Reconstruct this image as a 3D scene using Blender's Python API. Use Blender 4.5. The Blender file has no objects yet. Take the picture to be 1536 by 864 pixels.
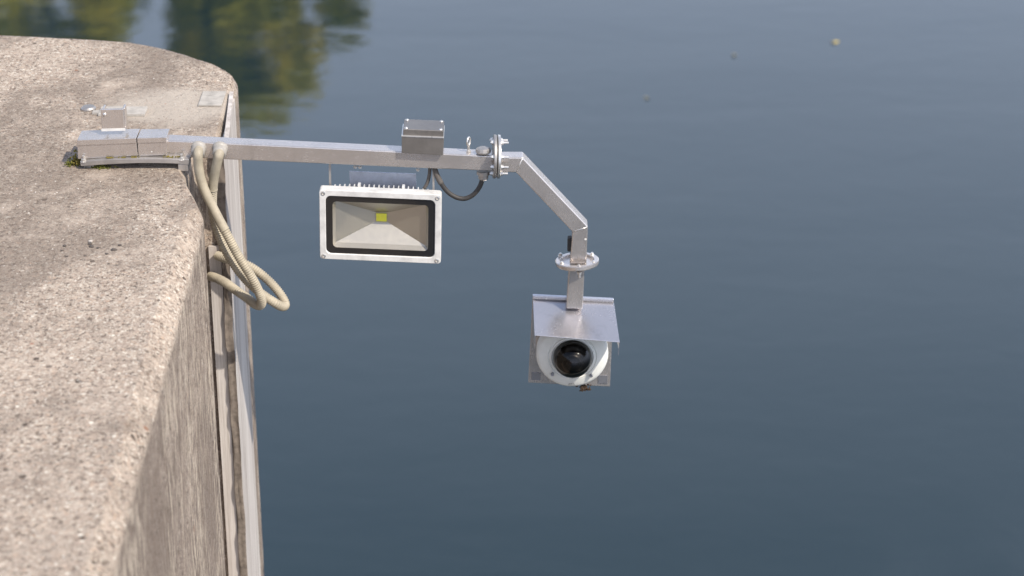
import bpy, bmesh, math, random
from mathutils import Vector, Matrix, noise
R = math.radians
random.seed(7)
scn = bpy.context.scene
COL = scn.collection

# ------------------------------------------------------------------ camera
H, PITCH, F = 2.0, R(25), 3400.0          # height over the pier top, downward tilt, focal length in px of a 1536 px frame
cd = bpy.data.cameras.new('camera'); cam = bpy.data.objects.new('camera', cd); COL.objects.link(cam)
cam.location = (0, 0, H); cam.rotation_euler = (R(90) - PITCH, 0, 0)
cd.sensor_width = 36; cd.lens = F / 1536 * 36
cd.clip_start = .05; cd.clip_end = 3000
cd.dof.use_dof = True; cd.dof.focus_distance = 5.33; cd.dof.aperture_fstop = 3.4
scn.camera = cam

# ------------------------------------------------------------------ world, sun, exposure
SUN_TO = Vector((1.15, -1.0, 1.62)).normalized()
EL = math.asin(SUN_TO.z); AZ = math.atan2(SUN_TO.x, SUN_TO.y)
w = bpy.data.worlds.new("World"); scn.world = w; w.use_nodes = True
nt = w.node_tree; N = nt.nodes; L = nt.links
bg = N['Background']; bg.inputs['Strength'].default_value = .12
sky = N.new('ShaderNodeTexSky'); sky.sky_type = 'NISHITA'; sky.sun_disc = False
sky.sun_elevation = EL; sky.sun_rotation = AZ; sky.dust_density = 2.0; sky.air_density = 1.0
tc = N.new('ShaderNodeTexCoord')
mp = N.new('ShaderNodeMapping'); mp.inputs['Scale'].default_value = (1.2, 1.2, 4.5); mp.inputs['Location'].default_value = (.35, .2, .4)
nz = N.new('ShaderNodeTexNoise'); nz.inputs['Scale'].default_value = 2.2; nz.inputs['Detail'].default_value = 5; nz.inputs['Roughness'].default_value = .55
cr = N.new('ShaderNodeValToRGB'); cr.color_ramp.elements[0].position = .44; cr.color_ramp.elements[1].position = .72
cr.color_ramp.elements[1].color = (.55, .55, .55, 1)
mx = N.new('ShaderNodeMix'); mx.data_type = 'RGBA'; mx.inputs[7].default_value = (8.7, 9.7, 12.2, 1)
L.new(tc.outputs['Generated'], mp.inputs[0]); L.new(mp.outputs[0], nz.inputs['Vector']); L.new(nz.outputs['Fac'], cr.inputs[0])
gx = N.new('ShaderNodeSeparateXYZ'); L.new(tc.outputs['Generated'], gx.inputs[0])
hz = N.new('ShaderNodeMapRange'); hz.inputs[1].default_value = .10; hz.inputs[2].default_value = .66; hz.inputs[3].default_value = .95; hz.inputs[4].default_value = .0   # summer haze, thick low and thin overhead
L.new(gx.outputs['Z'], hz.inputs[0]); am = N.new('ShaderNodeMath'); am.operation = 'MAXIMUM'; L.new(cr.outputs[0], am.inputs[0]); L.new(hz.outputs[0], am.inputs[1])
L.new(am.outputs[0], mx.inputs[0]); L.new(sky.outputs[0], mx.inputs[6]); L.new(mx.outputs[2], bg.inputs['Color'])
sd = bpy.data.lights.new('sun', 'SUN'); sd.energy = 4.4; sd.angle = R(.55); sd.color = (1, .92, .81)
so = bpy.data.objects.new('sun', sd); COL.objects.link(so); so.rotation_euler = SUN_TO.to_track_quat('Z', 'Y').to_euler()
so.location = (5, -5, 9)
vs = scn.view_settings; vs.view_transform = 'Standard'; vs.look = 'None'; vs.gamma = 1; vs.exposure = 0.35; vs.use_curve_mapping = False

# ------------------------------------------------------------------ reading points off the photograph onto real planes
CP = Vector((0, 0, H)); FW = Vector((0, math.cos(PITCH), -math.sin(PITCH))); UP = Vector((0, math.sin(PITCH), math.cos(PITCH)))
def ray(u, v): return FW * F + Vector((1, 0, 0)) * (u - 768) + UP * (432 - v)
def onz(u, v, z=0.0): d = ray(u, v); return CP + d * ((z - H) / d.z)
def ony(u, v, y): d = ray(u, v); return CP + d * (y / d.y)
YF = 4.97                                    # front face of the steel beam
PX = 5.34 / F                                # metres per photo pixel there

# ------------------------------------------------------------------ object helpers
def link(o, parent=None, label=None, cat=None, group=None, kind=None):
    COL.objects.link(o)
    if parent: o.parent = parent
    if label: o['label'] = label
    if cat: o['category'] = cat
    if group: o['group'] = group
    if kind: o['kind'] = kind
    return o
def origin(o):
    p = Vector((0, 0, 0))
    while o: p += o.location; o = o.parent
    return p
def thing(name, loc, label, cat, group=None):
    o = bpy.data.objects.new(name, None); o.location = loc; o.empty_display_size = .05
    return link(o, None, label, cat, group)
def obj(name, bm, mat, parent=None, loc=None, bevel=0, smooth=False, **kw):
    """bm holds world coordinates; the object's origin is its parent's, or loc"""
    o0 = origin(parent) if parent else Vector(loc or (0, 0, 0))
    bmesh.ops.translate(bm, verts=bm.verts, vec=-o0)
    bmesh.ops.recalc_face_normals(bm, faces=bm.faces)
    me = bpy.data.meshes.new(name)
    if smooth:
        for f in bm.faces: f.smooth = True
    bm.to_mesh(me); bm.free(); me.materials.append(mat)
    o = bpy.data.objects.new(name, me)
    if not parent: o.location = o0
    link(o, parent, **kw)
    if bevel:
        m = o.modifiers.new('bevel', 'BEVEL'); m.width = bevel; m.segments = 3; m.limit_method = 'ANGLE'; m.angle_limit = R(35)
        for p in me.polygons: p.use_smooth = True
        m.harden_normals = True
    return o
def B(): return bmesh.new()
def box(bm, x0, x1, y0, y1, z0, z1, M=None):
    vs_ = [bm.verts.new((x, y, z)) for x in (x0, x1) for y in (y0, y1) for z in (z0, z1)]
    for f in ((0, 1, 3, 2), (4, 6, 7, 5), (0, 4, 5, 1), (2, 3, 7, 6), (0, 2, 6, 4), (1, 5, 7, 3)): bm.faces.new([vs_[i] for i in f])
    if M: bmesh.ops.transform(bm, matrix=M, verts=vs_)
    return vs_
def prism(bm, pts, vec):
    """closed outline pts (3-D) pushed along vec"""
    a = [bm.verts.new(p) for p in pts]; b = [bm.verts.new(Vector(p) + Vector(vec)) for p in pts]; n = len(a)
    bm.faces.new(a); bm.faces.new(b[::-1])
    for i in range(n): bm.faces.new((a[i], a[(i + 1) % n], b[(i + 1) % n], b[i]))
    return a + b
def trace(bm, px, y, depth): return prism(bm, [ony(u, v, y) for u, v in px], (0, depth, 0))
def frame_of(d):
    d = d.normalized(); a = Vector((0, 0, 1)) if abs(d.z) < .9 else Vector((1, 0, 0))
    s = d.cross(a).normalized(); return s, s.cross(d).normalized()
def cyl(bm, p, d, r, h, n=20, r2=None):
    p = Vector(p); d = Vector(d).normalized(); s, t = frame_of(d); r2 = r if r2 is None else r2
    a = [bm.verts.new(p + (s * math.cos(i * 2 * math.pi / n) + t * math.sin(i * 2 * math.pi / n)) * r) for i in range(n)]
    b = [bm.verts.new(p + d * h + (s * math.cos(i * 2 * math.pi / n) + t * math.sin(i * 2 * math.pi / n)) * r2) for i in range(n)]
    bm.faces.new(a[::-1]); bm.faces.new(b)
    for i in range(n): bm.faces.new((a[i], a[(i + 1) % n], b[(i + 1) % n], b[i]))
def lathe(bm, p, d, prof, n=40):
    """prof: (radius, distance along d) pairs"""
    p = Vector(p); d = Vector(d).normalized(); s, t = frame_of(d); rings = []
    for r, h in prof:
        if r < 1e-6: rings.append([bm.verts.new(p + d * h)]); continue
        rings.append([bm.verts.new(p + d * h + (s * math.cos(i * 2 * math.pi / n) + t * math.sin(i * 2 * math.pi / n)) * r) for i in range(n)])
    for a, b in zip(rings, rings[1:]):
        for i in range(n):
            j = (i + 1) % n
            if len(a) == 1 and len(b) == 1: continue
            if len(a) == 1: bm.faces.new((a[0], b[i], b[j]))
            elif len(b) == 1: bm.faces.new((a[i], b[0], a[j]))
            else: bm.faces.new((a[i], b[i], b[j], a[j]))
def spline(pts, step):
    P = [Vector(p) for p in pts]; P = [P[0] * 2 - P[1]] + P + [P[-1] * 2 - P[-2]]; out = []
    for i in range(1, len(P) - 2):
        a, b, c, d = P[i - 1:i + 3]; n = max(2, int((c - b).length / step))
        for k in range(n):
            t = k / n
            out.append(.5 * ((2 * b) + (c - a) * t + (2 * a - 5 * b + 4 * c - d) * t * t + (3 * b - a - 3 * c + d) * t ** 3))
    out.append(P[-2]); return out
def resample(pts, step):
    out = [pts[0].copy()]; acc = 0
    for a, b in zip(pts, pts[1:]):
        l = (b - a).length
        if l < 1e-9: continue
        while acc + l >= step:
            t = (step - acc) / l; a = a.lerp(b, t); out.append(a.copy()); l = (b - a).length; acc = 0
            if l < 1e-9: break
        acc += l
    return out
def tube(bm, pts, rad, n=14):
    """rad(i, t) or a number; a sheath swept along pts with parallel transport"""
    m = len(pts); s = None; rings = []
    for i, p in enumerate(pts):
        d = (pts[min(i + 1, m - 1)] - pts[max(i - 1, 0)]).normalized()
        if s is None: s, _ = frame_of(d)
        s = (s - d * s.dot(d)).normalized(); t = d.cross(s)
        r = rad(i, i / (m - 1)) if callable(rad) else rad
        rings.append([bm.verts.new(p + (s * math.cos(k * 2 * math.pi / n) + t * math.sin(k * 2 * math.pi / n)) * r) for k in range(n)])
    for a, b in zip(rings, rings[1:]):
        for k in range(n): bm.faces.new((a[k], a[(k + 1) % n], b[(k + 1) % n], b[k]))
    bm.faces.new(rings[0][::-1]); bm.faces.new(rings[-1])
def rrect(w_, h_, r, n=6):
    out = []
    for cx, cy, a0 in ((w_ / 2 - r, h_ / 2 - r, 0), (-w_ / 2 + r, h_ / 2 - r, 90), (-w_ / 2 + r, -h_ / 2 + r, 180), (w_ / 2 - r, -h_ / 2 + r, 270)):
        for k in range(n + 1):
            a = R(a0 + 90 * k / n); out.append((cx + r * math.cos(a), cy + r * math.sin(a)))
    return out

# ------------------------------------------------------------------ material helpers
class Mat:
    def __init__(s, name, base=(.5, .5, .5), rough=.5, metal=0, **kw):
        s.m = bpy.data.materials.new(name); s.m.use_nodes = True; s.nt = s.m.node_tree; s.b = s.nt.nodes['Principled BSDF']
        s.b.inputs['Base Color'].default_value = (*base, 1); s.b.inputs['Roughness'].default_value = rough; s.b.inputs['Metallic'].default_value = metal
        for k, v in kw.items(): s.b.inputs[k].default_value = v
        s.tc = s.n('ShaderNodeTexCoord')
    def n(s, t, **kw):
        o = s.nt.nodes.new(t)
        for k, v in kw.items():
            if hasattr(o, k): setattr(o, k, v)
            else: o.inputs[k].default_value = v
        return o
    def l(s, a, b): s.nt.links.new(a, b)
    def map(s, sc=(1, 1, 1), rot=(0, 0, 0), src='Object', loc=(0, 0, 0)):
        m = s.n('ShaderNodeMapping'); m.inputs['Scale'].default_value = sc; m.inputs['Rotation'].default_value = rot; m.inputs['Location'].default_value = loc
        s.l(s.tc.outputs[src], m.inputs[0]); return m.outputs[0]
    def noise(s, vec, scale, detail=4, rough=.55, dist=0):
        o = s.n('ShaderNodeTexNoise'); o.inputs['Scale'].default_value = scale; o.inputs['Detail'].default_value = detail
        o.inputs['Roughness'].default_value = rough; o.inputs['Distortion'].default_value = dist; s.l(vec, o.inputs['Vector']); return o.outputs['Fac']
    def ramp(s, fac, *els):
        o = s.n('ShaderNodeValToRGB'); e = o.color_ramp.elements
        while len(e) > 1: e.remove(e[-1])
        for k, (p, c) in enumerate(els):
            q = e[0] if k == 0 else e.new(p)
            q.position = p; q.color = (*c, 1) if not isinstance(c, (int, float)) else (c, c, c, 1)
        s.l(fac, o.inputs[0]); return o.outputs[0]
    def mix(s, fac, a, b, mode='MIX'):
        o = s.n('ShaderNodeMix'); o.data_type = 'RGBA'; o.blend_type = mode
        for sock, v in ((o.inputs[0], fac), (o.inputs[6], a), (o.inputs[7], b)):
            if isinstance(v, (int, float)): sock.default_value = v
            elif isinstance(v, tuple): sock.default_value = (*v, 1)
            else: s.l(v, sock)
        return o.outputs[2]
    def math(s, op, a, b=0.0):
        o = s.n('ShaderNodeMath'); o.operation = op
        for sock, v in ((o.inputs[0], a), (o.inputs[1], b)):
            if isinstance(v, (int, float)): sock.default_value = v
            else: s.l(v, sock)
        return o.outputs[0]
    def bump(s, h, strength=.5, dist=.001, prev=None):
        o = s.n('ShaderNodeBump'); o.inputs['Strength'].default_value = strength; o.inputs['Distance'].default_value = dist
        s.l(h, o.inputs['Height'])
        if prev: s.l(prev, o.inputs['Normal'])
        return o.outputs['Normal']
    def col(s, c): s.l(c, s.b.inputs['Base Color']); return s
    def nrm(s, c): s.l(c, s.b.inputs['Normal']); return s
    def rgh(s, c): s.l(c, s.b.inputs['Roughness']); return s

def steel(name, base=(.66, .61, .575), rough=.25, grain=(4, 4, 4), dirt=.35):
    M = Mat(name, tuple(min(1, x * 1.08) for x in base), rough, .76)
    g = M.noise(M.map(grain), 60, 3, .6)
    big = M.noise(M.map((1, 1, 1)), 14, 5, .62)
    fine = M.noise(M.map((1, 1, 1)), 120, 3, .7)
    c = M.mix(M.ramp(big, (.35, 0.), (.75, 1.)), tuple(x * (1 - dirt * .42) for x in base), base)
    c = M.mix(M.ramp(fine, (.62, 0.), (.74, .45)), c, tuple(x * .55 for x in base))
    vd = M.n('ShaderNodeTexVoronoi', feature='F1'); vd.inputs['Scale'].default_value = 42; M.l(M.map(), vd.inputs['Vector'])
    s2 = M.n('ShaderNodeSeparateColor'); M.l(vd.outputs['Color'], s2.inputs[0])
    sp = M.math('MULTIPLY', M.math('GREATER_THAN', s2.outputs[0], .90), M.math('LESS_THAN', vd.outputs['Distance'], M.math('MULTIPLY', s2.outputs[1], .13)))
    c = M.mix(sp, c, (.80, .78, .74))
    wr = M.noise(M.map((1, 1, .25), loc=(2, 0, 5)), 30, 6, .75); c = M.mix(M.ramp(wr, (.55, 0.), (.68, .5)), c, tuple(x * .62 for x in base))
    M.col(c); M.l(M.math('SUBTRACT', .80, M.math('MULTIPLY', sp, .7)), M.b.inputs['Metallic'])
    M.rgh(M.math('ADD', M.math('MULTIPLY', g, .16), M.math('ADD', M.math('MULTIPLY', big, .14), rough - .15)))
    M.nrm(M.bump(g, .22, .0006)); return M.m
ST_X = steel('brushed_steel_lengthwise', grain=(1, 14, 14))
ST_Z = steel('brushed_steel_upright', grain=(14, 14, 1))
ST_BOX = steel('dull_box_steel', (.31, .285, .26), .40, (14, 14, 2), .6)
ST_OLD = steel('weathered_steel', (.52, .49, .46), .46, (3, 3, 3), .8)
ST_HOOD = steel('hood_steel', (.58, .575, .61), .24, (3, 3, 3), .12)
ST_BOLT = steel('bolt_steel', (.72, .70, .67), .3, (3, 3, 3), .3)
ZINC = steel('grey_zinc', (.30, .31, .34), .5, (5, 5, 5), .4)

def concrete(name, side=False):
    M = Mat(name, (.4, .35, .31), .92)
    obv = M.map()
    vor = M.n('ShaderNodeTexVoronoi', feature='F1'); vor.inputs['Scale'].default_value = 190; vor.inputs['Randomness'].default_value = 1
    M.l(obv, vor.inputs['Vector'])
    vor2 = M.n('ShaderNodeTexVoronoi', feature='F1'); vor2.inputs['Scale'].default_value = 400; M.l(obv, vor2.inputs['Vector'])
    sep = M.n('ShaderNodeSeparateColor'); M.l(vor.outputs['Color'], sep.inputs[0])
    sep2 = M.n('ShaderNodeSeparateColor'); M.l(vor2.outputs['Color'], sep2.inputs[0])
    stones = M.ramp(sep.outputs[0], (0, (.15, .105, .08)), (.14, (.30, .24, .20)), (.34, (.42, .355, .31)), (.58, (.38, .30, .25)), (.74, (.52, .46, .40)), (.88, (.46, .33, .25)), (.95, (.72, .68, .62)))
    sand = M.ramp(sep2.outputs[1], (0, (.10, .075, .06)), (.22, (.26, .205, .17)), (.45, (.38, .32, .275)), (.8, (.52, .46, .40)), (1, (.70, .66, .61)))
    c = M.mix(M.ramp(M.noise(M.map((1, 1, 1), loc=(9, 4, 0)), 60, 4, .7), (.40, .15), (.58, .85)), sand, stones)
    pits = M.noise(M.map((1, 1, 1), loc=(3, 1, 0)), 75, 4, .7)
    c = M.mix(M.ramp(pits, (.385, .85), (.44, 0.)), c, (.09, .065, .05))
    for sc_, lim, rad_, col_, off in ((30, .80, .24, (.045, .03, .022), 1), (60, .86, .26, (.80, .76, .70), 5), (26, .93, .20, (.32, .15, .09), 9), (75, .70, .26, (.08, .06, .045), 13)):
        vd = M.n('ShaderNodeTexVoronoi', feature='F1'); vd.inputs['Scale'].default_value = sc_; M.l(M.map((1, 1.0, 1 if not side else .5), loc=(off, off, 0)), vd.inputs['Vector'])
        sd_ = M.n('ShaderNodeSeparateColor'); M.l(vd.outputs['Color'], sd_.inputs[0])
        on = M.math('GREATER_THAN', sd_.outputs[0], lim); sz = M.math('MULTIPLY', sd_.outputs[1], rad_)
        c = M.mix(M.math('MULTIPLY', M.math('MULTIPLY', on, M.math('LESS_THAN', vd.outputs['Distance'], sz)), .9), c, col_)
    stain = M.noise(M.map((.8, .55, 1), loc=(.3, .9, 0)), 2.4, 7, .74)
    c = M.mix(M.ramp(stain, (.45, 0.), (.55, .62)), c, (.15, .12, .10), 'MIX')
    stain2 = M.noise(M.map((1, .8, 1), loc=(7, 2, 0)), 7, 6, .75)
    c = M.mix(M.ramp(stain2, (.52, 0.), (.68, .38)), c, (.64, .55, .48))
    if not side:
        # grey cement wash beside the far anchor plate
        p = onz(262, 160); m2 = M.map((1 / .20, 1 / .16, 0), loc=((XCP - p.x) / .20, (3 - p.y) / .16, 0))
        ln = M.n('ShaderNodeVectorMath', operation='LENGTH'); M.l(m2, ln.inputs[0])
        d = M.math('ADD', ln.outputs['Value'], M.math('MULTIPLY', M.noise(obv, 14, 5, .7), .9))
        c = M.mix(M.ramp(M.math('MULTIPLY', d, .5), (.5, .8), (.75, 0.)), c, (.46, .415, .375))
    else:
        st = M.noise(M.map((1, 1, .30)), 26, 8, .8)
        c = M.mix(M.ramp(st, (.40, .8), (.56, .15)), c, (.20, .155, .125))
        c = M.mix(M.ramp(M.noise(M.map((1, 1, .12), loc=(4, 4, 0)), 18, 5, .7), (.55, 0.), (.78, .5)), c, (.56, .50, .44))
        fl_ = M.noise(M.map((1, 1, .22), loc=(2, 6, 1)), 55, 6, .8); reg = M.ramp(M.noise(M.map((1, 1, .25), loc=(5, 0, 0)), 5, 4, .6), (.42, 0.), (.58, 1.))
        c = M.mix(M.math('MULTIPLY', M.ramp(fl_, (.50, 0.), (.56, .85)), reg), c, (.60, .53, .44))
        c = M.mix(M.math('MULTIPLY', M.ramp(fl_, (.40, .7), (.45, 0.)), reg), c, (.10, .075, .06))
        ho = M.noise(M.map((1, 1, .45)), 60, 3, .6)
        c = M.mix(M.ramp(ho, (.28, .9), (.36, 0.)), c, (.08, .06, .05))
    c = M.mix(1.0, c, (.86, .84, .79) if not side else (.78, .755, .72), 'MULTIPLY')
    M.col(c)
    hs = M.math('MULTIPLY', vor.outputs['Distance'], -1.0)
    hp = M.ramp(pits, (.25, 0.), (.5, 1.))
    b1 = M.bump(hs, .4, .0025)
    b2 = M.bump(M.noise(obv, 300, 4, .75), .3, .001, b1)
    b3 = M.bump(hp, .8, .002, b2)
    b4 = M.bump(M.noise(obv, 22, 4, .6), .2, .006, b3)
    M.nrm(b4); return M.m
XCP = onz(0, 50).x - .12
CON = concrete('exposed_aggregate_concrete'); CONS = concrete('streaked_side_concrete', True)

def simple(name, base, rough=.5, metal=0, var=.25, scale=40, bump=.2, **kw):
    M = Mat(name, base, rough, metal, **kw)
    a = M.noise(M.map(), scale, 5, .65)
    M.col(M.mix(M.ramp(a, (.4, 0.), (.72, 1.)), base, tuple(x * (1 - var) for x in base)))
    M.nrm(M.bump(a, bump, .0006)); return M.m
WHITE = simple('white_enamel', (.60, .59, .57), .42, 0, .28, 28)
CAMWHITE = simple('white_camera_plastic', (.72, .73, .69), .42, 0, .10, 25, .08)
BLACK = simple('black_enamel', (.012, .011, .011), .3, 0, .2, 50)
RUB = simple('black_rubber', (.035, .032, .03), .6, 0, .4, 80)
CABLE = simple('grey_cable_sheath', (.10, .088, .078), .6, 0, .5, 45)
IVORY = simple('ivory_conduit_plastic', (.37, .325, .245), .55, 0, .35, 30, .1)
REFL = Mat('satin_reflector', (.52, .485, .42), .30, .85); REFL.rgh(REFL.math('ADD', REFL.math('MULTIPLY', REFL.noise(REFL.map(), 90, 3), .1), .28)); REFL = REFL.m
GREYP = simple('grey_gland_plastic', (.33, .31, .28), .5, 0, .3, 40)
YPM = simple('dull_grey_plate', (.60, .62, .68), .6, 0, .3, 40)
CHIP = simple('yellow_phosphor', (.78, .74, .05), .5, 0, .12, 300)
MOSSG = simple('green_moss', (.13, .13, .02), .95, 0, .6, 200)
MOSSY = simple('yellow_lichen', (.20, .16, .03), .95, 0, .6, 200)
NEST = simple('brown_debris', (.055, .032, .018), .95, 0, .6, 200, .5)
STONE = simple('dark_pebble_stone', (.09, .075, .065), .85, 0, .5, 60, .5)
PALE = Mat('mixed_aggregate_pebble', (.5, .44, .38), .8)
gi = PALE.n('ShaderNodeTexVoronoi'); gi.inputs['Scale'].default_value = 60; PALE.l(PALE.map(), gi.inputs['Vector'])
sp_ = PALE.n('ShaderNodeSeparateColor'); PALE.l(gi.outputs['Color'], sp_.inputs[0])
PALE.col(PALE.ramp(sp_.outputs[0], (0, (.10, .075, .06)), (.3, (.24, .19, .16)), (.6, (.36, .31, .27)), (.85, (.52, .49, .45)), (1, (.30, .18, .12)))); PALE = PALE.m
LEAFW = simple('yellow_fallen_leaf', (.42, .34, .12), .7, 0, .3, 60)
LEAFP = simple('pale_fallen_leaf', (.24, .22, .15), .7, 0, .3, 60)
DUST = simple('mortar_grey', (.40, .375, .34), .9, 0, .4, 40, .5)

def glass(name, gloss=.03, tint=(1, 1, 1)):
    m = bpy.data.materials.new(name); m.use_nodes = True; n = m.node_tree.nodes; l = m.node_tree.links; n.remove(n['Principled BSDF'])
    t = n.new('ShaderNodeBsdfTransparent'); t.inputs[0].default_value = (*tint, 1); g = n.new('ShaderNodeBsdfGlossy'); g.inputs['Roughness'].default_value = gloss
    f = n.new('ShaderNodeFresnel'); f.inputs[0].default_value = 1.45; x = n.new('ShaderNodeMixShader')
    l.new(f.outputs[0], x.inputs[0]); l.new(t.outputs[0], x.inputs[1]); l.new(g.outputs[0], x.inputs[2]); l.new(x.outputs[0], n['Material Output'].inputs[0]); return m
GLASS = glass('clear_cover_glass'); SMOKE = glass('smoked_dome_plastic', .03, (.42, .40, .37))

# ------------------------------------------------------------------ ground sheet, water, far bank
WZ = -3.0
bm = B(); box(bm, -1500, 1500, -900, 2400, WZ - 3.4, WZ - 3.0)
GRM = Mat('grass_ground', (.07, .08, .035), .95); GRM.col(GRM.ramp(GRM.noise(GRM.map(), .8, 6, .7), (.35, (.05, .065, .02)), (.7, (.11, .10, .05)))); GRM = GRM.m
obj('ground', bm, GRM, kind='structure')
WAT = Mat('lake_water', (.018, .036, .046), .035); WAT.b.inputs['IOR'].default_value = 1.62; WAT.b.inputs['Specular IOR Level'].default_value = .5
r1 = WAT.noise(WAT.map((.7, .8, 1), rot=(0, 0, R(12))), 6.0, 4, .55, .4)
r2 = WAT.noise(WAT.map((.35, 1, 1), rot=(0, 0, R(-8))), 1.1, 3, .5, .3)
WAT.nrm(WAT.bump(r2, .24, .016, WAT.bump(r1, .20, .005)))
deep = WAT.noise(WAT.map((.5, 1, 1)), .35, 4, .6)
WAT.col(WAT.ramp(deep, (.35, (.008, .020, .025)), (.7, (.013, .026, .031)))); WAT = WAT.m
bm = B(); q = [bm.verts.new(p) for p in ((-600, -300, WZ), (600, -300, WZ), (600, 58, WZ), (-600, 58, WZ))]; bm.faces.new(q)
obj('water', bm, WAT, kind='structure')
bm = B(); nb = 120; rows = []
for k in range(nb + 1):
    x = -600 + 1200 * k / nb; o = 1.6 * noise.noise((x * .05, 0, 0)) * 2
    rows.append([bm.verts.new(p) for p in ((x, 50 + o, WZ - .6), (x, 52 + o, WZ + .15), (x, 56 + o, WZ + .9), (x, 70, WZ + 1.4), (x, 2400, WZ + 1.5))])
for a, b in zip(rows, rows[1:]):
    for i in range(4): bm.faces.new((a[i], b[i], b[i + 1], a[i + 1]))
obj('far_bank', bm, GRM, kind='structure', smooth=True)

# ------------------------------------------------------------------ trees of the far bank (seen as reflections at the top left of the water)
LEAF = Mat('green_foliage', (.07, .10, .02), .6)
lv = LEAF.noise(LEAF.map(), .6, 3, .6)
lc = LEAF.mix(LEAF.ramp(lv, (.35, 0.), (.65, 1.)), (.28, .30, .012), (.62, .50, .02)); LEAF.col(lc)
tr = LEAF.n('ShaderNodeBsdfTranslucent'); LEAF.l(lc, tr.inputs[0]); ms = LEAF.n('ShaderNodeMixShader'); ms.inputs[0].default_value = .3
LEAF.l(LEAF.b.outputs[0], ms.inputs[1]); LEAF.l(tr.outputs[0], ms.inputs[2]); LEAF.l(ms.outputs[0], LEAF.nt.nodes['Material Output'].inputs[0]); LEAF = LEAF.m
BARK = simple('grey_bark', (.10, .08, .06), .9, 0, .4, 8)
def tree_meshes(seed, h, rad, cs=1.0):
    rnd = random.Random(seed); bt = B(); bc = B()
    tube(bt, [Vector((0.25 * math.sin(k * .9 + seed), .2 * math.cos(k * .7), h * .9 * k / 12)) for k in range(13)], lambda i, t: .34 * (1 - t) ** .8 + .04, 9)
    clumps = []
    for k in range(54):
        t = rnd.uniform(.2, 1); z = h * (.14 + .86 * t); rr = rad * math.sqrt(max(.03, 1 - abs((t - .42) / .66) ** 2.2)); a = rnd.uniform(0, 6.283); q = rnd.uniform(.35, 1)
        c = Vector((math.cos(a) * rr * q, math.sin(a) * rr * q, min(z, h - .3))); clumps.append(c)
        if k % 3 == 0:
            z0 = max(h * .12, c.z - 2.5); p0 = Vector((0, 0, z0)); tube(bt, [p0, p0.lerp(c, .5) + Vector((0, 0, .25)), c], lambda i, t: .10 - .07 * t, 6)
    for c in clumps:
        cr_ = rnd.uniform(.7, 1.35) * cs
        for _ in range(int(190 * (cs if cs < 1 else 1))):
            d = Vector((rnd.gauss(0, 1), rnd.gauss(0, 1), rnd.gauss(0, .9))); d.normalize(); p = c + d * cr_ * rnd.uniform(.3, 1) ** .6
            s = rnd.uniform(.09, .2); n_ = (d + .6 * Vector((rnd.gauss(0, 1), rnd.gauss(0, 1), rnd.gauss(0, 1))) + Vector((.25, -.35, .3))).normalized(); a_, b_ = frame_of(n_)
            f = [bc.verts.new(p + v_) for v_ in (a_ * s * 1.5, b_ * s * .7, -a_ * s * 1.5, -b_ * s * .7)]; bc.faces.new(f)
    return bt, bc
protos = []
def tree(x, y, h, rad, seed, label, cs=1.0):
    t = thing('tree', (x, y, WZ + 1.1), label, 'tree', 'trees along the far bank')
    bt, bc = tree_meshes(seed, h, rad, cs); bmesh.ops.translate(bt, verts=bt.verts, vec=t.location); bmesh.ops.translate(bc, verts=bc.verts, vec=t.location)
    obj('trunk', bt, BARK, t, smooth=True); obj('crown', bc, LEAF, t); return t
def dup(root, loc, sc, rz, label):
    r = root.copy(); COL.objects.link(r); r.location = loc; r.scale = (sc, sc, sc); r.rotation_euler = (0, 0, rz); r['label'] = label
    for ch in list(root.children):
        c = ch.copy(); COL.objects.link(c); c.parent = r
    return r
T1 = tree(-12.9, 60, 16.3, 4.2, 3, 'broad green tree on the far bank mirrored behind the pier nose', 1.0)
T2 = tree(-7.3, 60, 16.6, 1.2, 5, 'tall slender tree on the far bank mirrored just right of the pier nose', .5)
T3 = tree(-6.1, 61, 16.4, .75, 8, 'slender tree on the far bank mirrored second from right', .42)
dup(T2, (-8.3, 60.5, WZ + 1.1), .99, 3.3, 'slender tree on the far bank mirrored against the pier nose edge')
dup(T3, (-4.75, 60.5, WZ + 1.1), .88, 1.9, 'small slender tree on the far bank mirrored rightmost')
dup(T1, (-17.6, 62, WZ + 1.1), 1.08, 1.2, 'broad green tree mirrored at the top left corner of the lake')
dup(T1, (-28, 62, WZ + 1.1), 1.14, 2.6, 'broad green tree standing leftmost on the far bank')
dup(T2, (-8.9, 62, WZ + 1.1), .95, 2.1, 'slender tree between the broad tree and the tall slender tree')
dup(T2, (6, 66, WZ + 1.1), .72, .7, 'low slender tree near the middle of the far bank')
dup(T1, (15, 68, WZ + 1.1), .7, 4.0, 'low broad tree to the right on the far bank')
dup(T1, (27, 66, WZ + 1.1), .74, 5.1, 'low broad tree standing rightmost on the far bank')

# ------------------------------------------------------------------ concrete pier
EX = onz(165, 850).x                                   # line of the pier's water-side edge
p_near = onz(160, 864); p_far = onz(357, 112)
dirE = (p_far - p_near).normalized()
def edge(y): return Vector((p_near.x + dirE.x / dirE.y * (y - p_near.y), y, 0))
P1 = edge(onz(312, 311).y); Y1 = P1.y
G1 = onz(277, 257); G2 = onz(283, 232)
Y2 = onz(340, 214).y; Y3 = p_far.y
XB = G2.x
path = [edge(-2.5), edge(2.0), P1, G1, Vector((XB, Y2 - .02, 0)), Vector((XB + .004, Y2, 0)), Vector((edge(Y2).x, Y2, 0)), p_far]
nose = [onz(u, v) for u, v in ((340, 100), (318, 91), (295, 83), (265, 74), (235, 67), (200, 61), (150, 57), (90, 54), (40, 51.5), (0, 50))]
XC = nose[-1].x - .12; yn = nose[-1].y + .004
allp = path + nose + [Vector((XC, yn, 0))] + [Vector((2 * XC - p.x, p.y, 0)) for p in reversed(nose)] + [Vector((2 * XC - p_far.x, Y3, 0)), Vector((2 * XC - p_near.x, -2.5, 0))]
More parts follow.
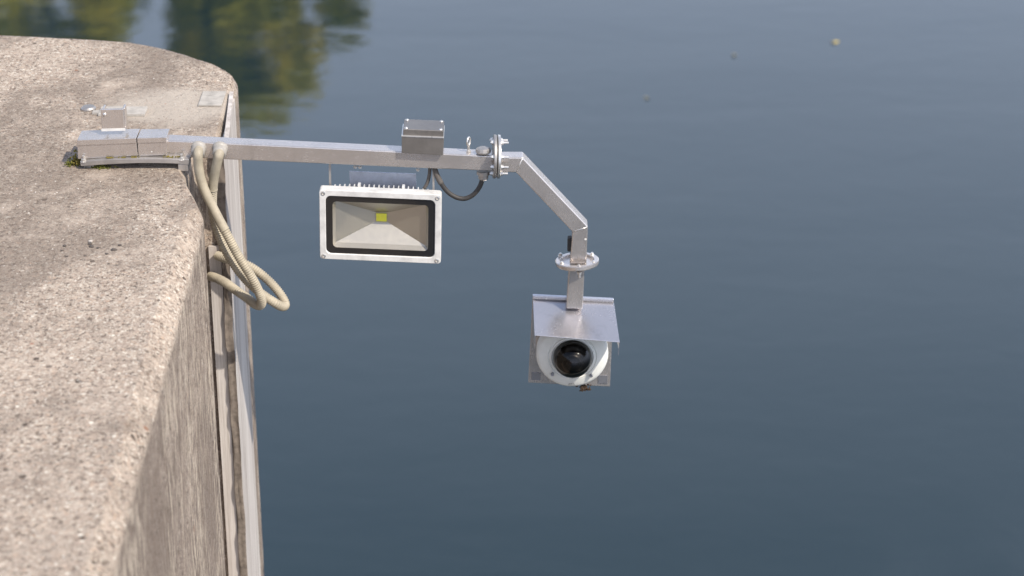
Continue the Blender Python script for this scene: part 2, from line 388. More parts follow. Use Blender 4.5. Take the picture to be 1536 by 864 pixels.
cl = []
for a, b in zip(allp, allp[1:] + allp[:1]):
    n_ = max(1, int((b - a).length / .02)); cl += [a.lerp(b, k / n_) for k in range(n_)]
for _ in range(1):
    cl = [(cl[i - 1] + cl[i] * 2 + cl[(i + 1) % len(cl)]) / 4 for i in range(len(cl))]
nn = len(cl); nor = []
for i in range(nn):
    t = (cl[(i + 2) % nn] - cl[i - 2]); nor.append(Vector((t.y, -t.x, 0)).normalized())     # outward (outline runs anticlockwise)
prof = [(0, -4.2), (0, -2.5), (0, -1.2), (0, -.5), (0, -.2), (0, -.1), (0, -.045), (.001, -.033), (.0045, -.027), (.031, -.0035), (.040, 0)]
bt = B(); bs = B(); ringsv = []
def ring_pt(i, o, z):
    nse = noise.noise((cl[i].x * 22, cl[i].y * 22, z * 12)) * .002 + noise.noise((cl[i].x * 6, cl[i].y * 6, z * 3 + 5)) * .003
    groove = Y1 - .01 < cl[i].y < Y2 + .03 and cl[i].x > XB - .1
    if groove: o *= .35
    elif cl[i].y >= Y2 + .03: o *= .45
    if z < -.06: nse *= .5
    return cl[i] - nor[i] * (o + (nse if o else nse * .5)) + Vector((0, 0, z + (noise.noise((cl[i].x * 30, cl[i].y * 30, 3)) * .001 if o > .01 else 0)))
side_prof = prof[:7]; top_prof = prof[6:]
for bmx, pr in ((bs, side_prof), (bt, top_prof)):
    rg = [[bmx.verts.new(ring_pt(i, o, z)) for i in range(nn)] for o, z in pr]
    for a, b in zip(rg, rg[1:]):
        for i in range(nn):
            f = bmx.faces.new((a[i], a[(i + 1) % nn], b[(i + 1) % nn], b[i])); f.smooth = True
    if bmx is bt:
        f = bmx.faces.new(rg[-1]); bmesh.ops.triangulate(bmx, faces=[f])
pier = thing('concrete_pier', (XC, 3, -4.2), 'pale weathered concrete pier with rounded nose and a notched water side edge', 'concrete pier')
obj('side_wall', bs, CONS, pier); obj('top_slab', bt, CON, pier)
# loose exposed aggregate standing proud of the top
def inside(x, y): return edge(y).x - .03 > x and y < Y3 and not (Y1 - .02 < y < Y2 + .02 and x > XB - .03)
ICO = B(); bmesh.ops.create_icosphere(ICO, subdivisions=1, radius=1); ICOV = [v.co.copy() for v in ICO.verts]; ICOF = [[v.index for v in f.verts] for f in ICO.faces]; ICO.free()
def blob(bm, p, s, rnd=random, rot=True):
    q = Matrix.Rotation(rnd.uniform(0, 6.28), 3, 'Z'); vv = [bm.verts.new(Vector(p) + q @ Vector((c.x * s[0], c.y * s[1], c.z * s[2])) * rnd.uniform(.85, 1.15)) for c in ICOV]
    for f in ICOF: bm.faces.new([vv[i] for i in f])
bm = B(); cnt = 0
while cnt < 4500:
    y = random.uniform(2.9, 6.4); x = random.uniform(edge(y).x - 1.0, edge(y).x)
    if inside(x, y):
        s = random.uniform(.001, .0026); blob(bm, (x, y, 0), (s, s * random.uniform(.6, 1), s * .45)); cnt += 1
obj('aggregate', bm, PALE, pier, kind='stuff')
# steel guide rails of the gate groove
xe = edge(Y2).x
RAIL = Mat('streaked_rail_steel', (.5, .47, .44), .55, .1)
rs = RAIL.noise(RAIL.map((1, 1, .03)), 34, 8, .82); rb = RAIL.noise(RAIL.map((1, 1, .3)), 5, 5, .65)
RAIL.col(RAIL.mix(RAIL.ramp(rb, (.4, 0.), (.7, .7)), RAIL.ramp(rs, (.34, (.20, .165, .14)), (.46, (.46, .42, .38)), (.60, (.66, .62, .58))), (.42, .37, .34)))
RAIL.nrm(RAIL.bump(rs, .3, .001)); RAIL = RAIL.m
YM = Y2 + .66 * (Y3 - Y2)
bm = B(); prism(bm, [edge(Y2 + .004) + Vector((.006, 0, -3.9)), edge(YM) + Vector((.006, 0, -3.9)), edge(YM) + Vector((.001, 0, -3.9)), edge(Y2 + .004) + Vector((.001, 0, -3.9))], (0, 0, 3.895))
obj('guide_rail', bm, RAIL, pier)
bm = B(); box(bm, xe - .006, xe + .0055, Y2 - .010, Y2 - .002, -3.9, .004)
a = onz(340, 200); b = onz(344.5, 139)
prism(bm, [Vector((a.x, Y2 - .002, .0012)), Vector((a.x + .012, Y2 - .002, .0012)), Vector((b.x + .010, b.y, .0012)), Vector((b.x, b.y, .0012))], (0, 0, .002))
obj('guide_rail', bm, RAIL, pier)
yf = Y2 - .012
bm = B(); box(bm, ony(333, 700, yf).x, ony(350, 700, yf).x, yf, yf + .008, -3.9, ony(330, 370, yf).z); obj('guide_rail', bm, RAIL, pier)
SEAL = simple('rusty_rough_joint', (.20, .165, .135), .95, 0, .6, 60, .9)
bm = B(); x0, x1 = ony(351.5, 700, yf).x, ony(363, 700, yf).x; cols = []
for k in range(160):
    z = .002 - 3.9 * k / 159; cols.append([bm.verts.new((x0 - .004 * noise.noise((1, z * 9, 0)) + (x1 - x0) * q, yf - .006 - .012 * abs(noise.noise((q * 4, z * 14, 2))), z)) for q in (0, .25, .5, .75, 1)])
for p, q in zip(cols, cols[1:]):
    for k in range(4): bm.faces.new((p[k], p[k + 1], q[k + 1], q[k]))
obj('joint_seal', bm, SEAL, pier, smooth=True)
a = onz(297, 160); b = onz(343, 139)
bm = B(); box(bm, a.x, b.x - .006, a.y, b.y, .0005, .0045); obj('anchor_plate', bm, DUST, pier, bevel=.001)

# ------------------------------------------------------------------ steel bracket arm
bk = thing('bracket_arm', ony(200, 246, YF), 'stainless steel bracket arm bolted to the pier top and cranked down over water', 'bracket arm')
D = .040
bm = B(); trace(bm, [(240, 210), (345, 215.2), (740, 234.4), (740, 257), (345, 239.6), (240, 234.5)], YF, D)
obj('beam', bm, ST_X, bk, bevel=.0028)
# clamp sleeves over the wall end
bm = B(); trace(bm, [(115.5, 210), (204, 207), (206.5, 234), (117, 239)], YF - .012, .062)
trace(bm, [(115.5, 210), (204, 207), (204.4, 215), (115.7, 218.5)], YF - .0145, .0026)
sl = obj('clamp_sleeve', bm, ST_X, bk, bevel=.003)
bm = B(); trace(bm, [(205.6, 207), (249.5, 206), (249.8, 233), (207.6, 234.5)], YF - .010, .058)
trace(bm, [(205.6, 207), (249.5, 206), (249.6, 213.5), (205.9, 215)], YF - .0125, .0026)
obj('clamp_sleeve', bm, ST_X, bk, bevel=.003)
bm = B(); trace(bm, [(249, 212), (288, 213.5), (288, 236.5), (249, 235.5)], YF - .004, .0036); obj('cover_plate', bm, ST_X, bk, bevel=.0008)
# curved foot plate
top = [(120, 242.5), (150, 240), (180, 238.6), (210, 238), (240, 238), (265, 238.5), (284, 239.5)]
bm = B(); trace(bm, top + [(283.5, 247), (262, 245.5), (235, 244.8), (205, 244.8), (175, 246), (150, 247.3), (121, 249.5)], YF - .024, .085)
obj('foot_plate', bm, ST_OLD, bk, bevel=.0012)
bm = B(); p0 = ony(267, 244, YF - .02); p1 = ony(282, 244, YF - .02); box(bm, p0.x, p1.x, YF - .022, YF + .03, -.004, p0.z - .003)
obj('foot_block', bm, ST_OLD, bk, bevel=.001)
bm = B(); p0 = ony(124, 246, YF - .02); box(bm, p0.x, p0.x + .03, YF - .01, YF + .05, -.004, p0.z - .003); obj('foot_block', bm, ST_OLD, bk, bevel=.001)
def bolt(p, d, parent=bk, r=.0065, L_=.018, mat=ST_BOLT, name='bolt'):
    p = Vector(p); d = Vector(d).normalized(); bm = B(); cyl(bm, p, d, r * 1.35, .0015, 18); cyl(bm, p + d * .0015, d, r, r * .85, 6); cyl(bm, p + d * (.0015 + r * .85), d, r * .55, L_, 12)
    return obj(name, bm, mat, parent)
bolt(ony(126, 242.5, YF - .018), (0, 0, 1), L_=.008); bolt(ony(273, 240, YF - .018), (0, 0, 1), L_=.008)
# upright square lug standing on the sleeve
bm = B(); trace(bm, [(150.5, 164), (185, 163.4), (187, 196), (153, 197)], YF + .012, .006)
bx0 = ony(150.5, 164, YF + .012); bx1 = ony(185, 163.4, YF + .012); bz = ony(187, 196, YF + .012)
box(bm, bx1.x - .004, bx1.x + .002, YF + .0175, YF + .045, bz.z + .001, bx1.z)
box(bm, bx0.x + .003, bx0.x + .008, YF + .0175, YF + .045, bz.z + .001, bx0.z)
lug = obj('locking_lug', bm, ST_Z, bk, bevel=.002)
bm = B(); c = ony(157, 171.5, YF + .012); lathe(bm, c, (0, -1, 0), [(.0042, 0), (.0042, .001), (.003, .0026), (0, .003)], 16); obj('pin', bm, ST_BOLT, lug, smooth=True)
bm = B(); trace(bm, [(152, 193.5), (187.5, 192.5), (187.8, 196), (152.2, 197)], YF + .0105, .0012); obj('weld_strip', bm, WHITE, lug)
# bolted pair of round flanges between beam and arm
fc = ony(742, 239.5, YF) + Vector((0, D / 2, 0)); ax = Vector((1, .055, -.04)).normalized()
for k, off in ((0, 0), (1, .0095)):
    bm = B(); lathe(bm, fc + ax * (off - .004), ax, [(0, 0), (.050, 0), (.052, .001), (.052, .0065), (.050, .0075), (0, .0075)], 56); obj('flange', bm, ST_OLD if k == 0 else ST_BOLT, bk, smooth=False, bevel=.0005)
for ang in (20, 75, 130, 200, 250, 305, 345):
    s, t = frame_of(ax); q = fc + (s * math.cos(R(ang)) + t * math.sin(R(ang))) * .041
    bolt(q + ax * .013, ax, L_=.012, r=.0052); bolt(q - ax * .004, -ax, L_=.002, r=.0052)
# cranked arm and its upright end (one welded tube)
bm = B(); trace(bm, [(751, 236.4), (784, 236.4), (882, 340), (879.6, 396), (854.6, 396), (858.6, 348), (774.5, 259.3), (751, 258)], YF, D)
obj('cranked_arm', bm, ST_Z, bk, bevel=.0028)
for (a, b) in (((784, 236.4), (774.5, 259.3)), ((882, 340), (858.6, 348))):
    pa, pb = ony(*a, YF - .0002), ony(*b, YF - .0002); bm = B(); tube(bm, [pa.lerp(pb, .06), pa.lerp(pb, .5), pa.lerp(pb, .94)], .0011, 8)
    obj('weld_seam', bm, ST_BOLT, bk, smooth=True)
bm = B(); trace(bm, [(851.5, 358), (857, 357), (856, 378), (851, 377.5)], YF + .012, .018); obj('rubber_plug', bm, RUB, bk, bevel=.002)
# lower ring flange
uz = Vector((-.05, .06, 1)).normalized()
rc = ony(866, 398.5, YF) + Vector((0, D / 2, 0)) - uz * .004
bm = B(); lathe(bm, rc, uz, [(0, 0), (.049, 0), (.0525, .001), (.053, .003), (.053, .010), (.0505, .0115), (.042, .0115), (.041, .010), (.041, .0055), (0, .005)], 60)
obj('ring_flange', bm, ST_Z, bk, smooth=False)
for ang in (35, 150, 215, 275, 330, 90):
    q = rc + Vector((math.cos(R(ang)), math.sin(R(ang)), 0)) * .0455
    bolt(q + uz * .0105, uz, L_=.002, r=.0048)
    if ang in (275, 150, 35): bolt(q - uz * .001, -uz, L_=.009, r=.005)
bm = B(); trace(bm, [(877, 404), (874, 463.5), (849.3, 463), (853, 404)], YF, D); obj('drop_tube', bm, ST_Z, bk, bevel=.0028)
# small fittings under and on the beam
for u, v in ((533, 249), (540, 249.3), (627, 253.3)): bolt(ony(u, v, YF + .012), (0, 0, -1), L_=.001, r=.004)
bm = B(); p = ony(725, 228, YF + .012); lathe(bm, p, (0, 0, 1), [(0, 0), (.018, 0), (.0185, .003), (.0175, .008), (.013, .0105), (0, .011)], 12); obj('gland_nut', bm, ST_OLD, bk)
bm = B(); p = ony(725, 257.5, YF + .018); lathe(bm, p, (0, 0, -1), [(0, -.002), (.0165, -.002), (.0165, .006), (.0125, .0065), (.0125, .016), (.0095, .020), (0, .020)], 10); obj('cable_gland', bm, ST_OLD, bk)
# ------------------------------------------------------------------ eye bolt
pe = ony(703, 227, YF + .02)
ey = thing('eye_bolt', pe, 'small steel eye bolt standing on the beam between box and flange', 'eye bolt')
bm = B(); tube(bm, [pe + Vector((math.sin(a) * .007 * .45, math.sin(a) * .007, .025 - math.cos(a) * .010)) for a in [k * 6.2832 / 24 for k in range(25)]], .0026, 10); obj('eye', bm, ST_BOLT, ey, smooth=True)
bm = B(); cyl(bm, pe - Vector((0, 0, .001)), (0, 0, 1), .0034, .016, 12); cyl(bm, pe - Vector((0, 0, .001)), (0, 0, 1), .006, .0045, 6); obj('shank', bm, ST_BOLT, ey)

# ------------------------------------------------------------------ junction box on the beam
jb0 = ony(604, 229, YF - .014)
jb = thing('junction_box', jb0, 'small square stainless steel junction box sitting on top of the beam', 'junction box')
bm = B(); trace(bm, [(602.6, 205), (665.4, 207.6), (664.6, 233.2), (602.4, 229.6)], YF - .014, .075); obj('box_body', bm, ST_BOX, jb, bevel=.0015)
bm = B(); trace(bm, [(604.8, 193.5), (665.2, 196.2), (665.2, 207), (604.4, 204.4)], YF - .0125, .067); lid = obj('lid', bm, ST_BOX, jb, bevel=.0015)
bm = B(); trace(bm, [(602.0, 203.4), (665.8, 206.0), (665.8, 207.8), (602.0, 205.2)], YF - .0158, .078); obj('lid_gasket', bm, ST_BOLT, jb, bevel=.0006)
za = ony(604.8, 193.5, YF - .0125); zb = ony(665.2, 196.2, YF - .0125)
for fx in (.07, .93):
    for fy in (.10, .90):
        p = za.lerp(zb, fx); bm = B(); lathe(bm, Vector((p.x, YF - .0125 + .067 * fy, p.z - .0003)), (0, 0, 1), [(.0042, 0), (.004, .0018), (.0025, .0028), (0, .003)], 14); obj('screw', bm, ST_BOLT, lid, smooth=True)

# ------------------------------------------------------------------ floodlight under the beam
YL = YF - .022
fl = thing('floodlight', ony(571, 262, YL), 'square white floodlight with black rimmed glass hanging under the beam', 'floodlight')
C4 = [ony(478.5, 284.5, YL), ony(662.5, 292.5, YL), ony(661, 396, YL), ony(480, 388.5, YL)]      # TL TR BR BL
cc = sum(C4, Vector()) / 4; ex = ((C4[1] - C4[0]) + (C4[2] - C4[3])).normalized(); ez = ((C4[0] - C4[3]) + (C4[1] - C4[2])).normalized()
Wd = ((C4[1] - C4[0]).length + (C4[2] - C4[3]).length) / 2; Ht = ((C4[0] - C4[3]).length + (C4[1] - C4[2]).length) / 2
ey_ = Vector((0, 1, 0))
def LP(x, z, y=0): return cc + ex * x + ez * z + ey_ * y
def ringwall(bm, o, i, y0, y1):
    """frame between an outer and an inner outline, from depth y0 to y1"""
    n = len(o); A = [[bm.verts.new(LP(x, z, y)) for x, z in s] for s, y in ((o, y1), (o, y0), (i, y0), (i, y1))]
    for a, b in zip(A, A[1:] + A[:1]):
        for k in range(n): bm.faces.new((a[k], a[(k + 1) % n], b[(k + 1) % n], b[k]))
o_ = rrect(Wd, Ht, .007, 5); i_ = rrect(Wd - .030, Ht - .030, .013, 5)
bm = B(); ringwall(bm, o_, i_, 0, .030); obj('front_frame', bm, WHITE, fl, bevel=.0022)
bm = B(); ringwall(bm, rrect(Wd - .0306, Ht - .0306, .0127, 5), rrect(Wd - .062, Ht - .060, .010, 5), .0045, .0062); obj('black_border', bm, BLACK, fl)
bm = B(); bm.faces.new([bm.verts.new(LP(x, z, .0038)) for x, z in rrect(Wd - .0308, Ht - .0308, .0126, 5)]); obj('cover_glass', bm, GLASS, fl)
# pyramid reflector
ow, oh = (Wd - .058) / 2, (Ht - .056) / 2; zc = .004
bm = B(); cw, ch, dp = .0145, .0125, .052
O = [bm.verts.new(LP(x, z, .0065)) for x, z in ((-ow, -oh), (ow, -oh), (ow, oh), (-ow, oh))]
Mv = [bm.verts.new(LP(x, z, .018)) for x, z in ((-ow + .008, -oh + .010), (ow - .008, -oh + .010), (ow - .008, oh - .006), (-ow + .008, oh - .006))]
I = [bm.verts.new(LP(x, z + zc, dp)) for x, z in ((-cw, -ch), (cw, -ch), (cw, ch), (-cw, ch))]
for a, b in ((O, Mv), (Mv, I)):
    for k in range(4): bm.faces.new((a[k], a[(k + 1) % 4], b[(k + 1) % 4], b[k]))
bm.faces.new(I); rf = obj('reflector', bm, REFL, fl)
bm = B(); vv = [LP(x, z + zc, dp - .0012) for x, z in ((-.0125, -.010), (.0125, -.010), (.0125, .010), (-.0125, .010))]; prism(bm, vv, (0, -.002, 0)); obj('light_chip', bm, CHIP, rf)
# housing behind
bm = B(); a_ = rrect(Wd - .012, Ht - .012, .01, 4); b_ = rrect(Wd - .07, Ht - .06, .012, 4)
ra = [bm.verts.new(LP(x, z, .0305)) for x, z in a_]; rb_ = [bm.verts.new(LP(x, z, .040)) for x, z in a_]; rc_ = [bm.verts.new(LP(x * .93, z * .9, .058)) for x, z in a_]
for p, q in ((ra, rb_), (rb_, rc_)):
    for k in range(len(p)): bm.faces.new((p[k], p[(k + 1) % len(p)], q[(k + 1) % len(p)], q[k]))
bm.faces.new(rc_); obj('housing', bm, WHITE, fl, bevel=.001)
for k in range(22):
    t = -1 + 2 * k / 21; x = t * (Wd / 2 - .022); hh = .012 * (1 - .45 * abs(t) ** 4) + (.004 if k in (6, 15) else 0); wd = .0011 if k not in (6, 15) else .003
    bm = B(); pts = [LP(x - wd, -Ht / 2 + .015, .0585), LP(x - wd, -Ht / 2 + .015, .080), LP(x - wd, Ht / 2 + hh - .026, .080), LP(x - wd, Ht / 2 + hh - .017, .058), LP(x - wd, Ht / 2 + hh - .013, .036), LP(x - wd, Ht / 2 - .007, .034), LP(x - wd, Ht / 2 - .020, .0585)]
    prism(bm, pts, ex * wd * 2); obj('fin', bm, WHITE, fl)
for sx in (-1, 1):
    for sz in (-1, 1):
        bm = B(); p = LP(sx * (Wd / 2 - .0095), sz * (Ht / 2 - .0085), -.0002); lathe(bm, p, (0, -1, 0), [(.0052, -.001), (.0052, .0012), (.0030, .0016), (.0026, .0004), (0, .0004)], 18); obj('screw', bm, ST_BOLT, fl, smooth=False)
# yoke
for (ut, vt, ub, vb) in ((494.5, 245.5, 494.5, 284), (650, 252, 650, 290)):
    a = ony(ut, vt, YF + .016); b = ony(ub, vb, YF + .016); bm = B(); prism(bm, [a + Vector((-.0022, 0, 0)), a + Vector((.0022, 0, 0)), b + Vector((.0022, 0, -.05)), b + Vector((-.0022, 0, -.05))], (0, .016, 0)); obj('yoke_arm', bm, ST_OLD, fl)
bm = B(); a = ony(524, 257, YF + .085); b = ony(624, 261, YF + .085); prism(bm, [a, b, b - Vector((0, 0, .05)), a - Vector((0, 0, .05))], (0, .003, 0))
YP = obj('yoke_plate', bm, YPM, fl)
bm = B(); box(bm, a.x + .02, a.x + .028, YF + .038, YF + .0845, a.z - .042, a.z - .038); obj('yoke_strap', bm, YPM, fl)
bm = B(); box(bm, b.x - .028, b.x - .02, YF + .038, YF + .0845, b.z - .042, b.z - .038); obj('yoke_strap', bm, YPM, fl)

# ------------------------------------------------------------------ cables
def cable(name, px, y, r, mat, label, cat, n=12):
    pts = spline([ony(u, v, (y(k / (len(px) - 1)) if callable(y) else y)) for k, (u, v) in enumerate(px)], .004); bm = B(); tube(bm, pts, r, n)
    return pts, bm
px = [(651, 249), (655, 262), (663, 277), (673, 289), (686, 296.5), (699, 297.5), (711, 291), (720, 279), (725, 264)]
ct = thing('cable', ony(651, 252, YF + .02), 'dark grey cable drooping in a loop under the beam beside the floodlight', 'cable')
pts, bm = cable('c', px, YF + .018, .0058, CABLE, 0, 0); obj('black_sheath', bm, RUB, ct, smooth=True)
bm = B(); tube(bm, pts[:int(len(pts) * .27)], .0068, 14); obj('heat_shrink', bm, CABLE, ct, smooth=True)
pts, bm = cable('c', [(645, 249), (644, 262), (641, 274), (636, 283)], YF + .028, .0042, CABLE, 0, 0)
obj('cable', bm, CABLE, loc=ony(645, 249, YF + .028), smooth=True, label='short grey cable running from the beam down into the floodlight', cat='cable')

# ------------------------------------------------------------------ ribbed ivory conduits
def Z2(x, y): return 240 + x / 2.978, 190 + y / 2.978
def conduit(pz, ys, smooth_to, label, gland):
    P = [ony(*Z2(x, y), d) for (x, y), d in zip(pz, ys)]
    pts = resample(spline(P, .004), .00095); m = len(pts); k0 = int(m * smooth_to)
    t = thing('conduit', P[0], label, 'conduit', 'ivory conduits looping beside the pier')
    bm = B(); tube(bm, pts[:k0], .0114, 18); cyl(bm, pts[k0 - 1] - (pts[k0 - 1] - pts[k0 - 9]).normalized() * .0005, (pts[k0] - pts[k0 - 8]), .0121, .003, 22); obj('smooth_sleeve', bm, IVORY, t, smooth=True)
    bm = B(); tube(bm, pts[k0 - 2:], lambda i, _: (.0099, .0108, .0116, .0116, .0108, .0099)[i % 6], 18); obj('ribbed_hose', bm, IVORY, t, smooth=True)
    g = ony(*Z2(*gland), YF); bm = B(); d = Vector((0, -1, -.35)).normalized(); lathe(bm, g + Vector((0, .004, 0)), d, [(0, 0), (.0185, 0), (.0185, .006), (.0165, .009), (.0165, .022), (.0135, .0265), (0, .0265)], 24); obj('gland', bm, GREYP, t, smooth=False)
    return t
A = [(172, 104), (170, 122), (172, 180), (192, 265), (238, 365), (296, 475), (352, 580), (402, 660), (436, 725), (454, 775), (448, 798), (425, 793), (392, 768), (345, 735), (292, 697), (250, 676), (225, 668)]
YA = [4.955, 4.94, 4.945, 4.945, 4.94, 4.93, 4.925, 4.925, 4.93, 4.94, 4.955, 4.97, 4.99, 5.01, 5.04, 5.07, 5.10]
conduit(A, YA, .33, 'ivory conduit from the left gland, in front, with the loop nearer the pier', (172, 93))
Bp = [(268, 112), (262, 130), (246, 200), (236, 270), (234, 350), (250, 440), (290, 545), (345, 635), (405, 705), (465, 755), (515, 788), (545, 803), (559, 796), (548, 765), (508, 712), (455, 662), (400, 624), (340, 600), (290, 588), (255, 575)]
YB = [4.955, 4.945, 4.955, 4.965, 4.97, 4.97, 4.965, 4.96, 4.96, 4.96, 4.965, 4.98, 5.0, 5.015, 5.03, 5.04, 5.05, 5.06, 5.08, 5.10]
conduit(Bp, YB, .15, 'ivory conduit from the right gland whose loop swings farthest over the water', (268, 95))

# ------------------------------------------------------------------ surveillance camera under its hood
sc = thing('security_camera', ony(862, 460, YF + .042), 'white dome security camera under a steel hood at the end of the arm', 'security camera')
YPL = YF + .046
bm = B(); trace(bm, [(799, 446), (920.5, 452), (915, 580), (792.5, 574)], YPL, .004); bp = obj('back_plate', bm, ST_Z, sc, bevel=.001)
for pts_ in ([(797.5, 559), (810.5, 559.5), (810.5, 570.5), (797, 570)], [(897.5, 563), (911, 563.5), (911, 575.5), (897.5, 575)]):
    bm = B(); trace(bm, pts_, YPL - .002, .0018); obj('rubber_pad', bm, ZINC, bp)
# hood: sloping sheet with folded side flanges
hb = [ony(799.5, 449.5, YPL - .001), ony(921, 455, YPL - .001)]; YH = YF - .082
hf = [ony(802, 503.5, YH), ony(929.5, 514, YH)]
bm = B(); up_ = Vector((0, 0, .0016)); A0 = [hb[0], hb[1], hf[1], hf[0]]; prism(bm, A0, up_)
obj('hood', bm, ST_HOOD, sc, bevel=.0006)
for s_, nm in ((0, 1), (1, -1)):
    bk_, fr = hb[s_], hf[s_]; dn = Vector((0, 0, -1)); off = Vector((nm * .0006, 0, 0)) * 0
    bm = B(); prism(bm, [bk_ + dn * .001, fr + dn * .0005, fr + dn * .036 + Vector((-.002 if s_ else .0, .004, 0)), fr + dn * .026 + Vector((0, .02, 0)), bk_ + dn * .05], Vector((-.0014 if s_ else .0014, 0, 0))); obj('hood_flange', bm, ST_HOOD, sc)
bm = B(); trace(bm, [(799, 443.3), (920.5, 449.3), (920.6, 452), (799, 446)], YPL - .004, .010); obj('top_lip', bm, ST_HOOD, sc, bevel=.0008)
# housing
dc = ony(858.5, 533.5, YPL - .055); nd = Vector((0, -1, -.04)).normalized()
bm = B(); lathe(bm, dc, nd, [(0, -.050), (.080, -.050), (.088, -.030), (.0885, -.008), (.086, .000), (.080, .004), (.060, .0075), (.0585, .0055), (.0565, .0055), (.055, .0085), (.0515, .0095), (.0495, .006), (0, .0)], 72)
hs = obj('housing', bm, CAMWHITE, sc, smooth=True)
m = hs.modifiers.new('es', 'EDGE_SPLIT'); m.split_angle = R(40)
dcc = dc + nd * .012
bm = B(); lathe(bm, dcc, nd, [(.0475, -.004), (.0475, .004)] + [(.0475 * math.cos(R(a)), .004 + .0455 * math.sin(R(a))) for a in range(6, 90, 6)] + [(0, .0495)], 64); obj('dome', bm, SMOKE, sc, smooth=True)
INNER = simple('lens_block_black', (.015, .014, .014), .35, 0, .2, 40)
bm = B(); lathe(bm, dcc - nd * .003, nd, [(0, .0), (.043, .0), (.043, .006), (.026, .012), (.024, .030), (.018, .036), (.0, .036)], 40); obj('lens_block', bm, INNER, sc, smooth=False)
for u, v in ((828.5, 558.5), (886.5, 560.5)):
    q = ony(u, v, dc.y); q = q + nd * .009; bm = B(); lathe(bm, q - nd * .001, nd, [(.0042, 0), (.0042, .0045), (.003, .005), (0, .0035)], 16); obj('screw', bm, ZINC, sc)
bm = B(); nl = Vector((.02, -1, -.30)).normalized(); lathe(bm, dcc + nd * .018 + Vector((0, 0, .004)), nl, [(0, 0), (.020, 0), (.020, .016), (.0175, .017), (.0150, .0135), (0, .0135)], 36); ln_ = obj('lens_barrel', bm, BLACK, sc, smooth=False)
bm = B(); lathe(bm, dcc + nd * .018 + Vector((0, 0, .004)) + nl * .0136, nl, [(.0148, 0), (.011, .0022), (.006, .0036), (0, .0042)], 30); obj('lens_glass', bm, simple('coated_lens_glass', (.02, .02, .035), .04, 0, .1, 20, 0), ln_, smooth=True)
bm = B(); prism(bm, [dcc + Vector(q_) for q_ in ((-.030, -.006, -.010), (-.016, -.022, -.008), (-.006, -.020, -.030), (-.016, -.008, -.038))], (0, .004, 0)); obj('lens_bracket', bm, simple('brown_circuit_cover', (.16, .105, .07), .5), sc)
# maker's mark
tcv = bpy.data.curves.new('t', 'FONT'); tcv.body = 'AXIS'; tcv.size = .0075; tcv.extrude = .0003; tcv.align_x = 'CENTER'; tmp = bpy.data.objects.new('t', tcv); COL.objects.link(tmp)
bpy.context.view_layer.update(); me = bpy.data.meshes.new_from_object(tmp.evaluated_get(bpy.context.evaluated_depsgraph_get())); bpy.data.objects.remove(tmp)
GREYL = simple('grey_lettering', (.12, .12, .12), .5)
bm = B(); bm.from_mesh(me)
p = ony(857, 574.5, dc.y); p = Vector((p.x, dc.y - .0095, p.z)); bmesh.ops.rotate(bm, verts=bm.verts, cent=(0, 0, 0), matrix=Matrix.Rotation(R(2.5), 3, 'Z')); bmesh.ops.rotate(bm, verts=bm.verts, cent=(0, 0, 0), matrix=Matrix.Rotation(R(90 + 14), 3, 'X')); bmesh.ops.translate(bm, verts=bm.verts, vec=p)
obj('lettering', bm, GREYL, sc)
bm = B(); rnd = random.Random(4); q0 = ony(876, 580, YPL - .045)
for _ in range(60): blob(bm, q0 + Vector((rnd.gauss(0, .0065), rnd.gauss(0, .006), -abs(rnd.gauss(0, .004)))), [rnd.uniform(.0012, .0036) for _ in range(3)], rnd)
obj('debris_clump', bm, NEST, loc=q0, label='brown clump of old nest debris stuck under the camera', cat='debris')

# ------------------------------------------------------------------ small things on the pier top
bm = B(); a = onz(147, 175); b = onz(222, 163); box(bm, a.x, b.x, a.y, a.y + .055, .0, .007); fb = thing('flat_bar', (a.x, a.y, 0), 'thin flat grey steel bar lying on the concrete behind the upright lug', 'steel bar')
obj('bar', bm, DUST, fb, bevel=.001)
bm = B(); c = onz(133, 164); lathe(bm, c, (0, 0, 1), [(0, 0), (.019, 0), (.019, .004), (.015, .008), (0, .009)], 24); obj('round_head', bm, ST_OLD, fb, smooth=False)
bm = B(); box(bm, c.x + .015, a.x, a.y + .015, a.y + .035, 0, .005); obj('neck', bm, DUST, fb)
def moss(name, u, v, n, sp, mat, label, seed):
    rnd = random.Random(seed); c = onz(u, v); bm = B()
    for _ in range(n): blob(bm, c + Vector((rnd.gauss(0, sp[0]), rnd.gauss(0, sp[1]), abs(rnd.gauss(0, sp[2])))), [rnd.uniform(.001, .0035) for _ in range(3)], rnd)
    obj(name, bm, mat, loc=c, label=label, cat='moss')
moss('moss', 117, 246.5, 110, (.007, .008, .012), MOSSY, 'yellow green tuft of moss at the left end of the foot plate', 1)
moss('moss', 107, 247.5, 60, (.007, .006, .006), MOSSG, 'small dark green moss tuft on the concrete left of the yellow tuft', 2)
moss('moss', 152, 252.5, 70, (.014, .004, .003), MOSSG, 'thin green moss line under the front of the foot plate', 3)
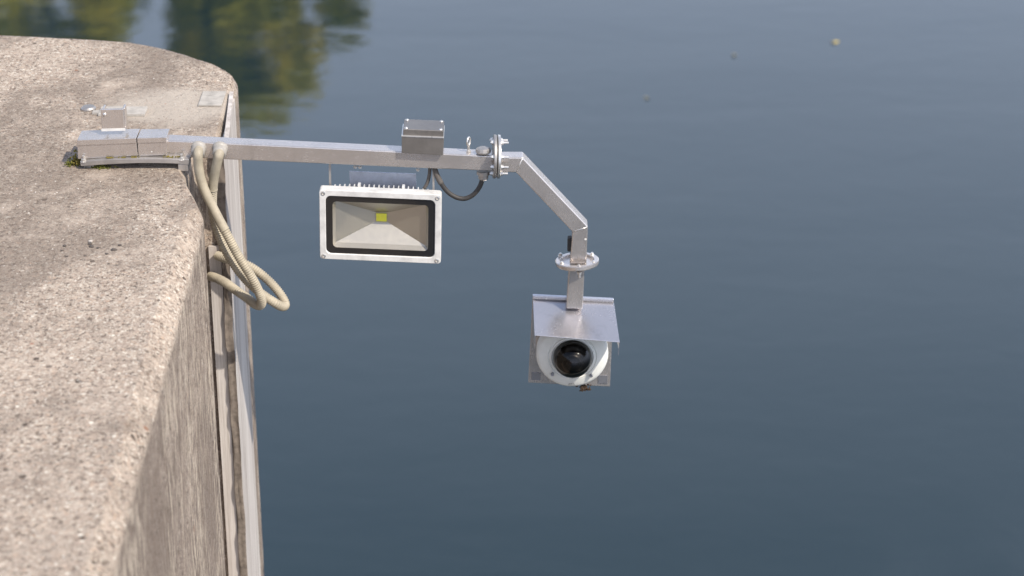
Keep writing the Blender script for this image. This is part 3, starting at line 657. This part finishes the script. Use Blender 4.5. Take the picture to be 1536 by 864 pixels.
def crumbs(y, span, n, seed, label):
    rnd = random.Random(seed); bm = B(); c = ony((span[0] + span[1]) / 2, y, YF - .016)
    for _ in range(n):
        u = rnd.choice([rnd.gauss(span[0] + (span[1] - span[0]) * k, 3) for k in (.1, .5, .9)]); blob(bm, ony(u, y + rnd.gauss(0, .7), YF - .016), [rnd.uniform(.0008, .0022) for _ in range(3)], rnd)
    obj('moss', bm, MOSSY, loc=c, label=label, cat='moss')
crumbs(236.4, (160, 207), 60, 5, 'yellow moss crumbs in the seam between foot plate and left sleeve')
crumbs(235.4, (247, 268), 36, 6, 'yellow moss crumbs on the foot plate near the right bolt')
for k, (u, v, s) in enumerate(((97, 369, .006), (135, 366, .007), (147, 372, .005), (137, 370, .008), (171, 375, .008), (180, 368, .006), (160, 381, .005), (93, 376, .005), (100, 385, .005), (163, 396, .004), (128, 384, .004))):
    bm = B(); c = onz(u, v); s *= .8; blob(bm, c + Vector((0, 0, s * .1)), (s * 1.3, s, s * .45)); obj('pebble', bm, STONE, loc=c, smooth=True, label='small dark pebble in the loose cluster on the concrete top', cat='pebble', group='dark pebbles on the pier top')
bm = B(); c = onz(136, 363); blob(bm, c + Vector((0, 0, .002)), (.006, .005, .003)); obj('pebble', bm, PALE, loc=c, label='single pale pebble among the dark pebbles on the concrete', cat='pebble')
# fallen leaves on the water
def leaf(u, v, s, rz, mat, label):
    c = onz(u, v, WZ); bm = B(); out = []
    for k in range(16):
        a = 2 * math.pi * k / 16; r = s * (.55 + .45 * abs(math.cos(a))) * (1 + .12 * math.sin(5 * a)); out.append(c + Vector((math.cos(a + rz) * r, math.sin(a + rz) * r * .8, .005 + .006 * math.cos(2 * a))))
    prism(bm, out, (0, 0, .002)); obj('leaf', bm, mat, loc=c, label=label, cat='leaf')
leaf(1253, 64, .027, .4, LEAFW, 'yellow leaf floating on the water at the upper right')
leaf(1101, 84, .017, 1.4, LEAFP, 'dull leaf floating on the water left of the yellow leaf')
leaf(970, 148, .015, 2.4, LEAFP, 'pale leaf floating on the water above and right of the camera arm')

scn.render.engine = 'CYCLES'
